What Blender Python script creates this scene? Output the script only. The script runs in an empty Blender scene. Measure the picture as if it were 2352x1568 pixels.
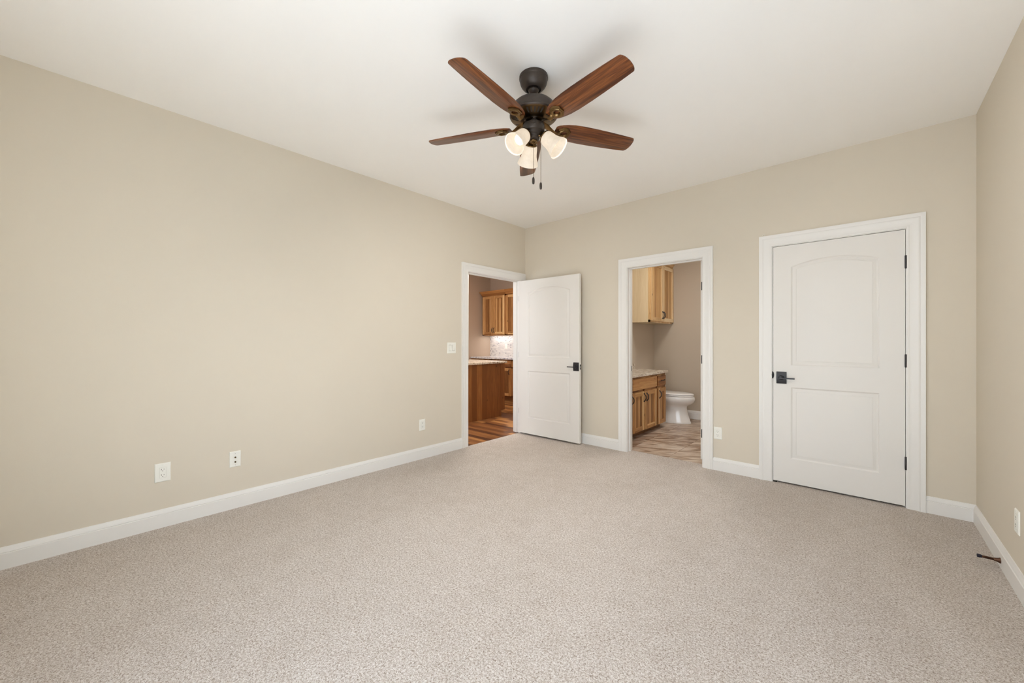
import bpy, bmesh, math, random
from mathutils import Vector, Matrix
random.seed(7)
SC = bpy.context.scene
C = SC.collection
PI = math.pi

# ------------------------------------------------------------------ camera, sky, sun, window light, exposure
F_PX = 898.63                      # focal length in pixels of the 2352 px wide frame
YAW = math.radians(42.161)
CAM = (3.4353, -4.0617, 1.22)
W, H = 3.986, 2.7533               # bedroom width and ceiling height
REAR = -4.62
cd = bpy.data.cameras.new('camera'); cam = bpy.data.objects.new('camera', cd); C.objects.link(cam)
cd.sensor_width = 36.0; cd.lens = F_PX / 2352 * 36.0; cd.clip_start = 0.02
cam.location = CAM; cam.rotation_euler = (PI / 2, 0, YAW)
SC.camera = cam

SC.view_settings.view_transform = 'Standard'; SC.view_settings.look = 'None'
SC.view_settings.exposure = 0.15; SC.view_settings.gamma = 1.0; SC.view_settings.use_curve_mapping = False
SC.cycles.max_bounces = 14; SC.cycles.diffuse_bounces = 9; SC.cycles.glossy_bounces = 4
SC.cycles.caustics_reflective = False; SC.cycles.caustics_refractive = False

wd = bpy.data.worlds.new('sky'); SC.world = wd; wd.use_nodes = True
sky = wd.node_tree.nodes.new('ShaderNodeTexSky'); sky.sky_type = 'NISHITA'; sky.sun_disc = False
sky.sun_elevation = math.radians(58); sky.sun_rotation = PI
bgn = wd.node_tree.nodes['Background']; bgn.inputs[1].default_value = 0.12
wd.node_tree.links.new(sky.outputs[0], bgn.inputs[0])


def lamp(name, kind, loc, energy, color, rot=(0, 0, 0), size=None, size_y=None, radius=None, spread=None):
    l = bpy.data.lights.new(name, kind); l.energy = energy; l.color = color
    if kind == 'AREA':
        l.shape = 'RECTANGLE'; l.size = size; l.size_y = size_y or size
        if spread: l.spread = spread
    if radius is not None and kind in ('POINT', 'SPOT'): l.shadow_soft_size = radius
    o = bpy.data.objects.new(name, l); C.objects.link(o); o.location = loc; o.rotation_euler = rot
    return o


BULB = 1.1; GLOW = 0.8; FAN_W = 46.0
WIN = (1.95, 3.75, 0.03, 2.10)      # the open patio doorway in the wall behind the camera
sun = lamp('sun', 'SUN', (3, -9, 8), 58.0, (0.71, 0.85, 1.0), tuple(Vector((0.26, 0.558, -0.788)).to_track_quat('-Z', 'Y').to_euler())); sun.data.angle = math.radians(0.6)
lamp('patio_daylight', 'AREA', ((WIN[0] + WIN[1]) / 2, REAR - 0.10, 1.07), 48.0, (0.77, 0.88, 1.0), (PI / 2, 0, 0), WIN[1] - WIN[0], 2.05)
lamp('side_window_daylight', 'AREA', (W + 0.10, -2.95, 1.40), 4.0, (0.80, 0.90, 1.0), (PI / 2, 0, PI / 2), 2.5, 1.5)
lamp('bath_ceiling_light', 'AREA', (1.80, 0.95, 2.66), 15.0, (0.98, 0.97, 0.96), (0, 0, 0), 0.35)
lamp('bath_window_daylight', 'AREA', (2.70, 1.35, 1.5), 3.0, (0.92, 0.96, 1.0), (PI / 2, 0, PI / 2), 0.9, 1.2)
lamp('kitchen_overhead_fill', 'AREA', (-1.05, 0.10, 2.70), 40.0, (1.0, 0.95, 0.90), (0, 0, 0), 1.0)  # overhead fill out of view, added to brighten the kitchen
lamp('kitchen_daylight_fill', 'AREA', (-1.5, -3.4, 1.5), 46.0, (0.88, 0.93, 1.0), (PI / 2, 0, 0), 1.4, 1.2)  # unseen fill added to light the kitchen; no window is built there


# ------------------------------------------------------------------ helpers
def lin(r, g, b):
    f = lambda c: (c / 255) / 12.92 if c / 255 <= 0.04045 else ((c / 255 + 0.055) / 1.055) ** 2.4
    return (f(r), f(g), f(b), 1.0)


def tag(o, label=None, cat=None, group=None, kind=None):
    if label: o['label'] = label
    if cat: o['category'] = cat
    if group: o['group'] = group
    if kind: o['kind'] = kind
    return o


def empty(name, loc, rz=0.0):
    o = bpy.data.objects.new(name, None); C.objects.link(o)
    o.location = loc; o.rotation_euler = (0, 0, rz); o.empty_display_size = 0.1
    return o


def obj(name, bm, mats, parent=None, smooth=0, off=None, bevel=0.0):
    """link the bmesh as ONE mesh object; world-space shapes get off = the root's location"""
    me = bpy.data.meshes.new(name)
    bmesh.ops.remove_doubles(bm, verts=bm.verts[:], dist=1e-6)
    if off is not None:
        bmesh.ops.translate(bm, verts=bm.verts[:], vec=-Vector(off))
    bmesh.ops.recalc_face_normals(bm, faces=bm.faces[:])
    bm.to_mesh(me); bm.free()
    if not isinstance(mats, (list, tuple)): mats = [mats]
    for m in mats: me.materials.append(m)
    o = bpy.data.objects.new(name, me); C.objects.link(o)
    if parent is not None: o.parent = parent
    if smooth:
        for p in me.polygons: p.use_smooth = True
        try: me.set_sharp_from_angle(angle=math.radians(smooth))
        except Exception: pass
    if bevel:
        md = o.modifiers.new('bevel', 'BEVEL'); md.width = bevel; md.segments = 2; md.limit_method = 'ANGLE'
    return o


def struct(name, bm, mats, label, cat, **k):
    return tag(obj(name, bm, mats, **k), label, cat, kind='structure')


def NB(): return bmesh.new()


def box(bm, x0, x1, y0, y1, z0, z1, mi=0):
    v = [bm.verts.new((x, y, z)) for x in (x0, x1) for y in (y0, y1) for z in (z0, z1)]
    for q in ((0, 1, 3, 2), (4, 6, 7, 5), (0, 4, 5, 1), (2, 3, 7, 6), (0, 2, 6, 4), (1, 5, 7, 3)):
        f = bm.faces.new([v[i] for i in q]); f.material_index = mi
    return v


def fbox(bm, fr, a0, a1, b0, b1, c0, c1, mi=0):
    """box in a frame: fr = (origin, u, n): a along u, b up, c outward"""
    o, u, n = fr
    v = [bm.verts.new(o + u * a + Vector((0, 0, b)) + n * c) for a in (a0, a1) for b in (b0, b1) for c in (c0, c1)]
    for q in ((0, 1, 3, 2), (4, 6, 7, 5), (0, 4, 5, 1), (2, 3, 7, 6), (0, 2, 6, 4), (1, 5, 7, 3)):
        f = bm.faces.new([v[i] for i in q]); f.material_index = mi


def frame(o, u, n): return (Vector(o), Vector(u).normalized(), Vector(n).normalized())


def prism(bm, pts, z0, z1, mi=0):
    lo = [bm.verts.new((x, y, z0)) for x, y in pts]; hi = [bm.verts.new((x, y, z1)) for x, y in pts]
    fs = [bm.faces.new(lo[::-1]), bm.faces.new(hi)]
    for i in range(len(pts)):
        j = (i + 1) % len(pts); fs.append(bm.faces.new((lo[i], lo[j], hi[j], hi[i])))
    for f in fs: f.material_index = mi


def loft(bm, rings, closed=True, cap=True, mi=0):
    vs = [[bm.verts.new(p) for p in r] for r in rings]
    n = len(rings[0])
    for a, b in zip(vs[:-1], vs[1:]):
        for i in range(n if closed else n - 1):
            j = (i + 1) % n
            f = bm.faces.new((a[i], a[j], b[j], b[i])); f.material_index = mi
    if cap:
        for r in (vs[0], vs[-1]):
            f = bm.faces.new(r); f.material_index = mi
    return vs


def lathe(bm, prof, n=40, o=(0, 0, 0), axis=None, mi=0, cap=True):
    """prof: (radius, s) along axis (default +z) from o"""
    o = Vector(o); ax = Vector(axis or (0, 0, 1)).normalized()
    t = Vector((1, 0, 0)) if abs(ax.x) < 0.9 else Vector((0, 1, 0))
    e1 = ax.cross(t).normalized(); e2 = ax.cross(e1)
    rings = []
    for r, s in prof:
        r = max(r, 1e-4)
        rings.append([o + ax * s + (e1 * math.cos(2 * PI * i / n) + e2 * math.sin(2 * PI * i / n)) * r for i in range(n)])
    loft(bm, rings, cap=cap, mi=mi)


def tube(bm, pts, r, n=10, mi=0):
    pts = [Vector(p) for p in pts]
    rr = r if isinstance(r, (list, tuple)) else [r] * len(pts)
    rings = []
    ref = None
    for i, p in enumerate(pts):
        d = (pts[min(i + 1, len(pts) - 1)] - pts[max(i - 1, 0)]).normalized()
        if ref is None:
            ref = d.cross(Vector((0, 0, 1)))
            if ref.length < 1e-3: ref = d.cross(Vector((1, 0, 0)))
            ref.normalize()
        ref = (ref - d * ref.dot(d)).normalized(); e2 = d.cross(ref)
        rings.append([p + (ref * math.cos(2 * PI * k / n) + e2 * math.sin(2 * PI * k / n)) * rr[i] for k in range(n)])
    loft(bm, rings, mi=mi)


def smoothpts(pts, k=6):
    """Catmull-Rom through pts"""
    P = [Vector(p) for p in pts]; P = [P[0] * 2 - P[1]] + P + [P[-1] * 2 - P[-2]]
    out = []
    for i in range(1, len(P) - 2):
        for j in range(k):
            t = j / k
            out.append(0.5 * ((2 * P[i]) + (P[i + 1] - P[i - 1]) * t + (2 * P[i - 1] - 5 * P[i] + 4 * P[i + 1] - P[i + 2]) * t * t
                              + (3 * P[i] - P[i - 1] - 3 * P[i + 1] + P[i + 2]) * t ** 3))
    out.append(P[-2])
    return out


# ------------------------------------------------------------------ materials
class N:
    def __init__(s, name):
        s.m = bpy.data.materials.new(name); s.m.use_nodes = True
        s.t = s.m.node_tree; s.b = s.t.nodes['Principled BSDF']; s.out = s.t.nodes['Material Output']

    def n(s, kind, **kw):
        x = s.t.nodes.new(kind)
        for k, v in kw.items():
            if k.startswith('i_'): x.inputs[k[2:].replace('_', ' ')].default_value = v
            else: setattr(x, k, v)
        return x

    def l(s, a, b): s.t.links.new(a, b)

    def coord(s, scale=(1, 1, 1), loc=(0, 0, 0), rot=(0, 0, 0)):
        c = s.n('ShaderNodeTexCoord'); m = s.n('ShaderNodeMapping')
        m.inputs['Scale'].default_value = scale; m.inputs['Location'].default_value = loc; m.inputs['Rotation'].default_value = rot
        s.l(c.outputs['Object'], m.inputs['Vector']); return m.outputs['Vector']

    def noise(s, vec, scale, detail=4, rough=0.55, dist=0.0):
        x = s.n('ShaderNodeTexNoise'); x.inputs['Scale'].default_value = scale; x.inputs['Detail'].default_value = detail
        x.inputs['Roughness'].default_value = rough; x.inputs['Distortion'].default_value = dist
        s.l(vec, x.inputs['Vector']); return x.outputs['Fac']

    def ramp(s, fac, stops):
        r = s.n('ShaderNodeValToRGB'); e = r.color_ramp.elements
        while len(e) < len(stops): e.new(0.5)
        for el, (p, c) in zip(e, stops): el.position = p; el.color = c
        s.l(fac, r.inputs['Fac']); return r.outputs['Color']

    def mix(s, fac, a, b, mode='MIX'):
        x = s.n('ShaderNodeMix', data_type='RGBA', blend_type=mode)
        for i, v in ((0, fac), (6, a), (7, b)):
            if isinstance(v, (int, float)): x.inputs[i].default_value = v
            elif isinstance(v, tuple): x.inputs[i].default_value = v
            else: s.l(v, x.inputs[i])
        return x.outputs[2]

    def math(s, op, a, b=None):
        x = s.n('ShaderNodeMath', operation=op)
        for i, v in ((0, a), (1, b)):
            if v is None: continue
            if isinstance(v, (int, float)): x.inputs[i].default_value = v
            else: s.l(v, x.inputs[i])
        return x.outputs[0]

    def bump(s, h, strength, dist=0.002):
        b = s.n('ShaderNodeBump'); b.inputs['Strength'].default_value = strength; b.inputs['Distance'].default_value = dist
        s.l(h, b.inputs['Height']); s.l(b.outputs['Normal'], s.b.inputs['Normal'])

    def col(s, c):
        if isinstance(c, tuple): s.b.inputs['Base Color'].default_value = c
        else: s.l(c, s.b.inputs['Base Color'])

    def p(s, **k):
        for a, v in k.items(): s.b.inputs[a.replace('_', ' ')].default_value = v
        return s


def paint(name, c, rough=0.6, bump=0.0, scale=220.0, spec=0.3):
    n = N(name); n.p(Roughness=rough); n.b.inputs['Specular IOR Level'].default_value = spec
    v = n.coord()
    f = n.noise(v, 1.7, 3)
    d = tuple(x * 0.965 for x in c[:3]) + (1,)
    n.col(n.mix(f, d, c))
    if bump: n.bump(n.noise(v, scale, 2), bump, 0.0015)
    return n.m


M_WALL = paint('wall_paint_beige', lin(214, 205, 189), 0.75, 0.12, 150)
M_CEIL = paint('ceiling_paint_white', lin(244, 242, 238), 0.85, 0.05, 120)
M_TRIM = paint('trim_enamel_white', lin(231, 229, 225), 0.35, 0.0, spec=0.4)
M_DOOR = paint('door_enamel_white', lin(227, 224, 219), 0.42, 0.04, 400, spec=0.35)
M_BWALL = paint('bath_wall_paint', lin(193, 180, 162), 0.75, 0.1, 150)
M_KWALL = paint('kitchen_wall_paint', lin(188, 168, 148), 0.75, 0.1, 150)
M_PLATE = paint('ivory_plastic', lin(236, 235, 227), 0.35, spec=0.45)
M_DARK = paint('dark_slot', lin(52, 44, 36), 0.6)
M_BLACK = paint('black_iron', lin(34, 32, 36), 0.42, spec=0.5)
M_PORC = paint('white_porcelain', lin(240, 238, 234), 0.08, spec=0.6)
M_RUBBER = paint('dark_rubber', lin(36, 32, 44), 0.55)
M_GAP2 = paint('plate_gap_shade_grey', lin(176, 172, 162), 0.6)  # grey standing in for the shade in gaps around rockers and receptacles
M_GAP = paint('seat_gap_shadow_line', lin(60, 62, 74), 0.6)


def metal(name, c, rough=0.3, var=None):
    n = N(name); n.p(Metallic=1.0, Roughness=rough)
    if var:
        n.col(n.mix(n.noise(n.coord(), 30, 3), c, var))
    else: n.col(c)
    return n.m


M_BRONZE = metal('oil_rubbed_bronze', lin(122, 98, 66), 0.33, lin(98, 80, 58))
M_BRASS = metal('antique_brass', lin(136, 108, 70), 0.28, lin(96, 76, 50))
M_STEEL = metal('satin_nickel', lin(190, 188, 184), 0.3)
M_SPRING = metal('brown_spring_steel', lin(92, 66, 52), 0.4)
nb = N('bronze_painted'); nb.p(Roughness=0.42, Metallic=0.35); nb.b.inputs['Specular IOR Level'].default_value = 0.5
nb.col(nb.mix(nb.noise(nb.coord(), 60, 3), lin(58, 50, 44), lin(72, 62, 54))); M_BRZP = nb.m


def carpet():
    n = N('carpet_beige_loop'); n.p(Roughness=0.95); n.b.inputs['Specular IOR Level'].default_value = 0.1
    v = n.coord()
    fine = n.noise(v, 290, 2, 0.7)
    tuft = n.noise(v, 125, 3, 0.7, 0.6)
    mid = n.noise(v, 9, 4, 0.6)
    big = n.noise(n.coord((1, 0.45, 1), rot=(0, 0, math.radians(35))), 1.6, 3, 0.5, 0.5)
    tone = n.math('ADD', n.math('MULTIPLY', fine, 0.42), n.math('MULTIPLY', tuft, 0.58))
    c = n.ramp(tone, [(0.36, lin(134, 115, 98)), (0.45, lin(191, 177, 164)), (0.53, lin(224, 215, 207)), (0.63, lin(246, 241, 236))])
    spk = n.ramp(n.noise(n.coord(loc=(3.1, 1.7, 0)), 190, 2, 0.6), [(0.62, (0, 0, 0, 1)), (0.70, (1, 1, 1, 1))])
    c = n.mix(n.math('MULTIPLY', spk, 0.35), c, lin(150, 128, 96))
    sh = n.ramp(n.math('ADD', n.math('MULTIPLY', mid, 0.45), n.math('MULTIPLY', big, 0.55)), [(0.38, (0.90, 0.885, 0.865, 1)), (0.60, (1, 1, 1, 1))])
    n.col(n.mix(1.0, c, sh, 'MULTIPLY'))
    n.bump(n.math('ADD', fine, tuft), 0.9, 0.006)
    n.b.inputs['Sheen Weight'].default_value = 0.15
    return n.m


M_CARPET = carpet()


def hickory(name, horiz=False, lo=(146, 98, 54), mid=(196, 148, 94), hi=(226, 188, 134), board=0.075, knots=True, rough=0.38, contrast=1.0):
    """glued-up boards of varying tone; grain along z, or along the run when horiz"""
    n = N(name); n.p(Roughness=rough); n.b.inputs['Specular IOR Level'].default_value = 0.4
    tc = n.n('ShaderNodeTexCoord'); sep = n.n('ShaderNodeSeparateXYZ'); n.l(tc.outputs['Object'], sep.inputs[0])
    info = n.n('ShaderNodeObjectInfo')
    run = n.math('ADD', n.math('ADD', sep.outputs[0], sep.outputs[1]), n.math('MULTIPLY', info.outputs['Random'], 3.0))
    up = n.math('ADD', sep.outputs[2], n.math('MULTIPLY', info.outputs['Random'], 7.0))
    a, b = (up, run) if horiz else (run, up)          # a across the grain, b along it
    wn = n.n('ShaderNodeTexWhiteNoise', noise_dimensions='1D')
    n.l(n.math('FLOOR', n.math('DIVIDE', a, board)), wn.inputs['W'])
    cv = n.n('ShaderNodeCombineXYZ'); n.l(n.math('MULTIPLY', a, 34.0), cv.inputs[0]); n.l(n.math('MULTIPLY', b, 2.2), cv.inputs[1])
    n.l(n.math('MULTIPLY', wn.outputs['Value'], 20.0), cv.inputs[2])
    g = n.noise(cv.outputs[0], 1.0, 5, 0.6, 1.2)
    g2 = n.noise(cv.outputs[0], 4.5, 3, 0.6, 0.3)
    t = n.math('ADD', n.math('ADD', n.math('MULTIPLY', wn.outputs['Value'], 0.42 * contrast), n.math('MULTIPLY', g, 0.50)), n.math('MULTIPLY', g2, 0.16))
    c = n.ramp(t, [(0.34, lin(*lo)), (0.53, lin(*mid)), (0.74, lin(*hi))])
    if knots:
        kv = n.n('ShaderNodeCombineXYZ'); n.l(n.math('MULTIPLY', a, 9.0), kv.inputs[0]); n.l(n.math('MULTIPLY', b, 5.0), kv.inputs[1])
        n.l(n.math('MULTIPLY', info.outputs['Random'], 50.0), kv.inputs[2])
        vo = n.n('ShaderNodeTexVoronoi', feature='F1'); vo.inputs['Scale'].default_value = 1.0; n.l(kv.outputs[0], vo.inputs['Vector'])
        k = n.ramp(vo.outputs['Distance'], [(0.05, (1, 1, 1, 1)), (0.12, (0, 0, 0, 1))])
        sp = n.n('ShaderNodeSeparateColor'); n.l(vo.outputs['Color'], sp.inputs[0])
        pick = n.math('GREATER_THAN', sp.outputs[0], 0.62)
        c = n.mix(n.math('MULTIPLY', k, n.math('MULTIPLY', pick, 0.85)), c, lin(58, 32, 20))
    n.col(c)
    return n.m


M_HV = hickory('hickory_upright_grain')
M_HH = hickory('hickory_level_grain', True)
M_HP = hickory('hickory_panel', lo=(120, 78, 42), mid=(160, 112, 66), hi=(206, 162, 108), board=0.06, knots=False)
M_ISL = hickory('hickory_island_panel', lo=(124, 78, 42), mid=(150, 98, 54), hi=(184, 130, 74), board=0.11, contrast=0.6)
M_DRW = hickory('hickory_drawer_front', True, lo=(104, 62, 34), mid=(172, 120, 72), hi=(208, 162, 108), board=0.07, contrast=1.2)
M_HFR = hickory('hickory_face_frame', lo=(112, 68, 36), mid=(150, 100, 56), hi=(180, 130, 80), board=0.2, knots=False)
M_CROWN = hickory('hickory_crown', True, lo=(150, 98, 52), mid=(178, 124, 70), hi=(200, 148, 92), board=0.3, knots=False)
M_MAPLE = hickory('pale_maple_side', lo=(212, 192, 156), mid=(222, 204, 170), hi=(232, 214, 182), board=0.6, knots=False, rough=0.25, contrast=0.3)
M_KICK = hickory('toe_kick_wood', True, lo=(110, 76, 44), mid=(140, 100, 60), hi=(160, 118, 74), board=0.3, knots=False)
M_BHV = hickory('light_hickory_upright', lo=(190, 152, 104), mid=(216, 182, 134), hi=(236, 212, 172), board=0.07)
M_BHH = hickory('light_hickory_level', True, lo=(190, 152, 104), mid=(216, 182, 134), hi=(236, 212, 172), board=0.09)
M_BHP = hickory('light_hickory_panel', lo=(160, 116, 70), mid=(194, 152, 100), hi=(216, 180, 130), board=0.06, knots=False)


def granite(name, a, b, c_, scale=28.0):
    n = N(name); n.p(Roughness=0.18); n.b.inputs['Specular IOR Level'].default_value = 0.5
    v = n.coord((1, 1, 1.6))
    f1 = n.noise(v, scale, 6, 0.68, 0.8); f2 = n.noise(v, scale * 0.28, 4, 0.6, 1.5)
    t = n.math('ADD', n.math('MULTIPLY', f1, 0.65), n.math('MULTIPLY', f2, 0.35))
    n.col(n.ramp(t, [(0.36, lin(*c_)), (0.43, lin(*b)), (0.50, lin(*a)), (0.72, lin(236, 228, 214))]))
    return n.m


M_GRAN = granite('granite_pale_speckled', (216, 206, 190), (160, 142, 122), (84, 76, 80))
M_GRANB = granite('granite_white_blue_flecks', (222, 220, 220), (150, 146, 160), (62, 60, 92), 22)


def planks():
    n = N('hardwood_planks'); n.p(Roughness=0.30); n.b.inputs['Specular IOR Level'].default_value = 0.45
    tc = n.n('ShaderNodeTexCoord'); sep = n.n('ShaderNodeSeparateXYZ'); n.l(tc.outputs['Object'], sep.inputs[0])
    x, y = sep.outputs[0], sep.outputs[1]
    row = n.math('FLOOR', n.math('DIVIDE', y, 0.085))
    wr = n.n('ShaderNodeTexWhiteNoise', noise_dimensions='1D'); n.l(row, wr.inputs['W'])
    xs = n.math('ADD', x, n.math('MULTIPLY', wr.outputs['Value'], 3.0))
    cell = n.math('FLOOR', n.math('DIVIDE', xs, 0.9))
    cv = n.n('ShaderNodeCombineXYZ'); n.l(row, cv.inputs[0]); n.l(cell, cv.inputs[1])
    wn = n.n('ShaderNodeTexWhiteNoise', noise_dimensions='2D'); n.l(cv.outputs[0], wn.inputs['Vector'])
    gv = n.n('ShaderNodeCombineXYZ'); n.l(n.math('MULTIPLY', xs, 1.8), gv.inputs[0]); n.l(n.math('MULTIPLY', y, 26.0), gv.inputs[1]); n.l(n.math('MULTIPLY', wn.outputs['Value'], 30.0), gv.inputs[2])
    g = n.noise(gv.outputs[0], 1.0, 5, 0.6, 1.4)
    t = n.math('ADD', n.math('MULTIPLY', wn.outputs['Value'], 0.55), n.math('MULTIPLY', g, 0.5))
    c = n.ramp(t, [(0.26, lin(80, 50, 34)), (0.48, lin(116, 74, 46)), (0.64, lin(146, 98, 58)), (0.80, lin(190, 138, 84))])
    fr = n.math('FRACT', n.math('DIVIDE', y, 0.085))
    gap = n.math('LESS_THAN', fr, 0.03)
    n.col(n.mix(n.math('MULTIPLY', gap, 0.6), c, lin(60, 34, 20)))
    return n.m


def stone_tile():
    n = N('stone_look_tile'); n.p(Roughness=0.35)
    tc = n.n('ShaderNodeTexCoord'); sep = n.n('ShaderNodeSeparateXYZ'); n.l(tc.outputs['Object'], sep.inputs[0])
    x, y = n.math('SUBTRACT', sep.outputs[0], TILE[0]), n.math('SUBTRACT', sep.outputs[1], TILE[1])
    S = TILE[2]
    cx, cy = n.math('FLOOR', n.math('DIVIDE', x, S)), n.math('FLOOR', n.math('DIVIDE', y, S))
    cv = n.n('ShaderNodeCombineXYZ'); n.l(cx, cv.inputs[0]); n.l(cy, cv.inputs[1])
    wn = n.n('ShaderNodeTexWhiteNoise', noise_dimensions='2D'); n.l(cv.outputs[0], wn.inputs['Vector'])
    va = n.math('ADD', n.math('MULTIPLY', x, 0.78), n.math('MULTIPLY', y, 0.62))     # along the veins
    vb = n.math('SUBTRACT', n.math('MULTIPLY', y, 0.78), n.math('MULTIPLY', x, 0.62))
    gv = n.n('ShaderNodeCombineXYZ'); n.l(n.math('MULTIPLY', va, 2.2), gv.inputs[0]); n.l(n.math('MULTIPLY', vb, 11.0), gv.inputs[1]); n.l(n.math('MULTIPLY', wn.outputs['Value'], 25.0), gv.inputs[2])
    g = n.noise(gv.outputs[0], 1.0, 6, 0.62, 1.6)
    t = n.math('ADD', n.math('MULTIPLY', g, 0.95), n.math('MULTIPLY', wn.outputs['Value'], 0.10))
    c = n.ramp(t, [(0.38, lin(122, 96, 74)), (0.48, lin(158, 132, 110)), (0.56, lin(190, 170, 150)), (0.68, lin(216, 202, 186))])
    gx = n.math('LESS_THAN', n.math('FRACT', n.math('DIVIDE', x, S)), 0.012)
    gy = n.math('LESS_THAN', n.math('FRACT', n.math('DIVIDE', y, S)), 0.012)
    n.col(n.mix(n.math('MULTIPLY', n.math('MAXIMUM', gx, gy), 0.75), c, lin(132, 104, 80)))
    return n.m


TILE = (1.42, 0.22, 0.457)
M_PLANK = planks()
M_TILE = stone_tile()


def mosaic():
    n = N('marble_mosaic'); n.p(Roughness=0.25)
    tc = n.n('ShaderNodeTexCoord'); sep = n.n('ShaderNodeSeparateXYZ'); n.l(tc.outputs['Object'], sep.inputs[0])
    br = n.n('ShaderNodeTexBrick'); cv = n.n('ShaderNodeCombineXYZ')
    n.l(n.math('ADD', sep.outputs[0], sep.outputs[1]), cv.inputs[0]); n.l(sep.outputs[2], cv.inputs[1]); n.l(cv.outputs[0], br.inputs['Vector'])
    br.inputs['Scale'].default_value = 1.0; br.inputs['Brick Width'].default_value = 0.075; br.inputs['Row Height'].default_value = 0.022
    br.inputs['Mortar Size'].default_value = 0.0016; br.inputs['Color1'].default_value = lin(226, 222, 216); br.inputs['Color2'].default_value = lin(206, 202, 200)
    br.inputs['Mortar'].default_value = lin(206, 202, 196)
    row = n.math('FLOOR', n.math('DIVIDE', sep.outputs[2], 0.022)); col_ = n.math('FLOOR', n.math('DIVIDE', sep.outputs[0], 0.0375))
    c2 = n.n('ShaderNodeCombineXYZ'); n.l(row, c2.inputs[0]); n.l(col_, c2.inputs[1])
    wn = n.n('ShaderNodeTexWhiteNoise', noise_dimensions='2D'); n.l(c2.outputs[0], wn.inputs['Vector'])
    dk = n.math('GREATER_THAN', wn.outputs['Value'], 0.88)
    v = n.noise(n.coord((1, 1, 1)), 12, 4, 0.6, 1.0)
    c = n.mix(n.math('MULTIPLY', dk, n.math('MULTIPLY', v, 1.0)), br.outputs['Color'], lin(132, 130, 138))
    n.col(c)
    return n.m


M_MOSAIC = mosaic()


def blade_wood():
    n = N('walnut_blade'); n.p(Roughness=0.28); n.b.inputs['Specular IOR Level'].default_value = 0.45
    info = n.n('ShaderNodeObjectInfo')
    tc = n.n('ShaderNodeTexCoord'); sep = n.n('ShaderNodeSeparateXYZ'); n.l(tc.outputs['Object'], sep.inputs[0])
    cv = n.n('ShaderNodeCombineXYZ'); n.l(n.math('MULTIPLY', sep.outputs[0], 2.6), cv.inputs[0]); n.l(n.math('MULTIPLY', sep.outputs[1], 62.0), cv.inputs[1])
    n.l(n.math('MULTIPLY', info.outputs['Random'], 40.0), cv.inputs[2])
    g = n.noise(cv.outputs[0], 1.0, 5, 0.6, 1.0)
    f = n.noise(cv.outputs[0], 3.2, 3, 0.6, 0.2)
    t = n.math('ADD', n.math('MULTIPLY', g, 0.75), n.math('MULTIPLY', f, 0.25))
    n.col(n.ramp(t, [(0.32, lin(52, 26, 16)), (0.46, lin(88, 47, 24)), (0.57, lin(118, 68, 34)), (0.70, lin(146, 90, 47))]))
    return n.m


M_BLADE = blade_wood()


def glass_shade():
    n = N('alabaster_glass'); t = n.t
    n.p(Roughness=0.3); n.b.inputs['Specular IOR Level'].default_value = 0.4
    f = n.noise(n.coord(), 26, 4, 0.6, 1.8)
    n.col(n.ramp(f, [(0.35, lin(168, 163, 157)), (0.62, lin(190, 186, 180))]))
    tr = t.nodes.new('ShaderNodeBsdfTranslucent'); tr.inputs[0].default_value = lin(190, 184, 176)
    mx = t.nodes.new('ShaderNodeMixShader'); mx.inputs[0].default_value = 0.5
    n.b.inputs['Emission Color'].default_value = (1.0, 0.86, 0.68, 1); n.b.inputs['Emission Strength'].default_value = GLOW
    t.links.new(n.b.outputs[0], mx.inputs[1]); t.links.new(tr.outputs[0], mx.inputs[2]); t.links.new(mx.outputs[0], n.out.inputs[0])
    return n.m


def emit(name, c, s):
    n = N(name); n.col(c); n.b.inputs['Emission Color'].default_value = c; n.b.inputs['Emission Strength'].default_value = s
    return n.m


M_SHADE = glass_shade()
M_BULB = emit('lit_bulb_warm', (1.0, 0.80, 0.56, 1), BULB)
M_CAN = emit('lit_fixture_lens', (1.0, 0.86, 0.70, 1), 3.0)
M_STRIP = emit('lit_strip_lens', (1.0, 0.92, 0.84, 1), 2.0)

# ------------------------------------------------------------------ room shell
T = 0.12
KO = (-1.030, -0.113, 2.030)          # kitchen doorway in the left wall: y0, y1, head
BO = (1.480, 2.252, 2.032)            # bathroom doorway in the back wall
CO = (2.830, 3.650, 2.045)            # closet doorway in the back wall
CW = 0.10                             # casing width

bm = NB(); prism(bm, [(-0.012, REAR), (W, REAR), (W, 0.0), (CO[1], 0.0), (CO[1], 0.70), (CO[0] + 0.03, 0.70), (CO[0] + 0.03, 0.0), (BO[1], 0.0), (BO[1], 0.095), (BO[0], 0.095), (BO[0], 0.0), (0.0, 0.0), (-0.012, 0.0)], -0.03, 0.0)
struct('floor', bm, M_CARPET, 'beige speckled loop carpet covering the bedroom floor', 'floor')
bm = NB(); box(bm, 0, W, REAR, 0, H, H + 0.1)
struct('ceiling', bm, M_CEIL, 'plain off-white bedroom ceiling above the fan', 'ceiling')


def wall_x(bm, x0, x1, ya, yb, z1, holes):        # wall along y
    ys = [ya]
    for (h0, h1, hz0, hz1) in holes:
        box(bm, x0, x1, ys[-1], h0, 0, z1); 
        if hz0 > 0: box(bm, x0, x1, h0, h1, 0, hz0)
        box(bm, x0, x1, h0, h1, hz1, z1); ys.append(h1)
    box(bm, x0, x1, ys[-1], yb, 0, z1)


def wall_y(bm, y0, y1, xa, xb, z1, holes):
    xs = [xa]
    for (h0, h1, hz0, hz1) in holes:
        box(bm, xs[-1], h0, y0, y1, 0, z1)
        if hz0 > 0: box(bm, h0, h1, y0, y1, 0, hz0)
        box(bm, h0, h1, y0, y1, hz1, z1); xs.append(h1)
    box(bm, xs[-1], xb, y0, y1, 0, z1)


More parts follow.
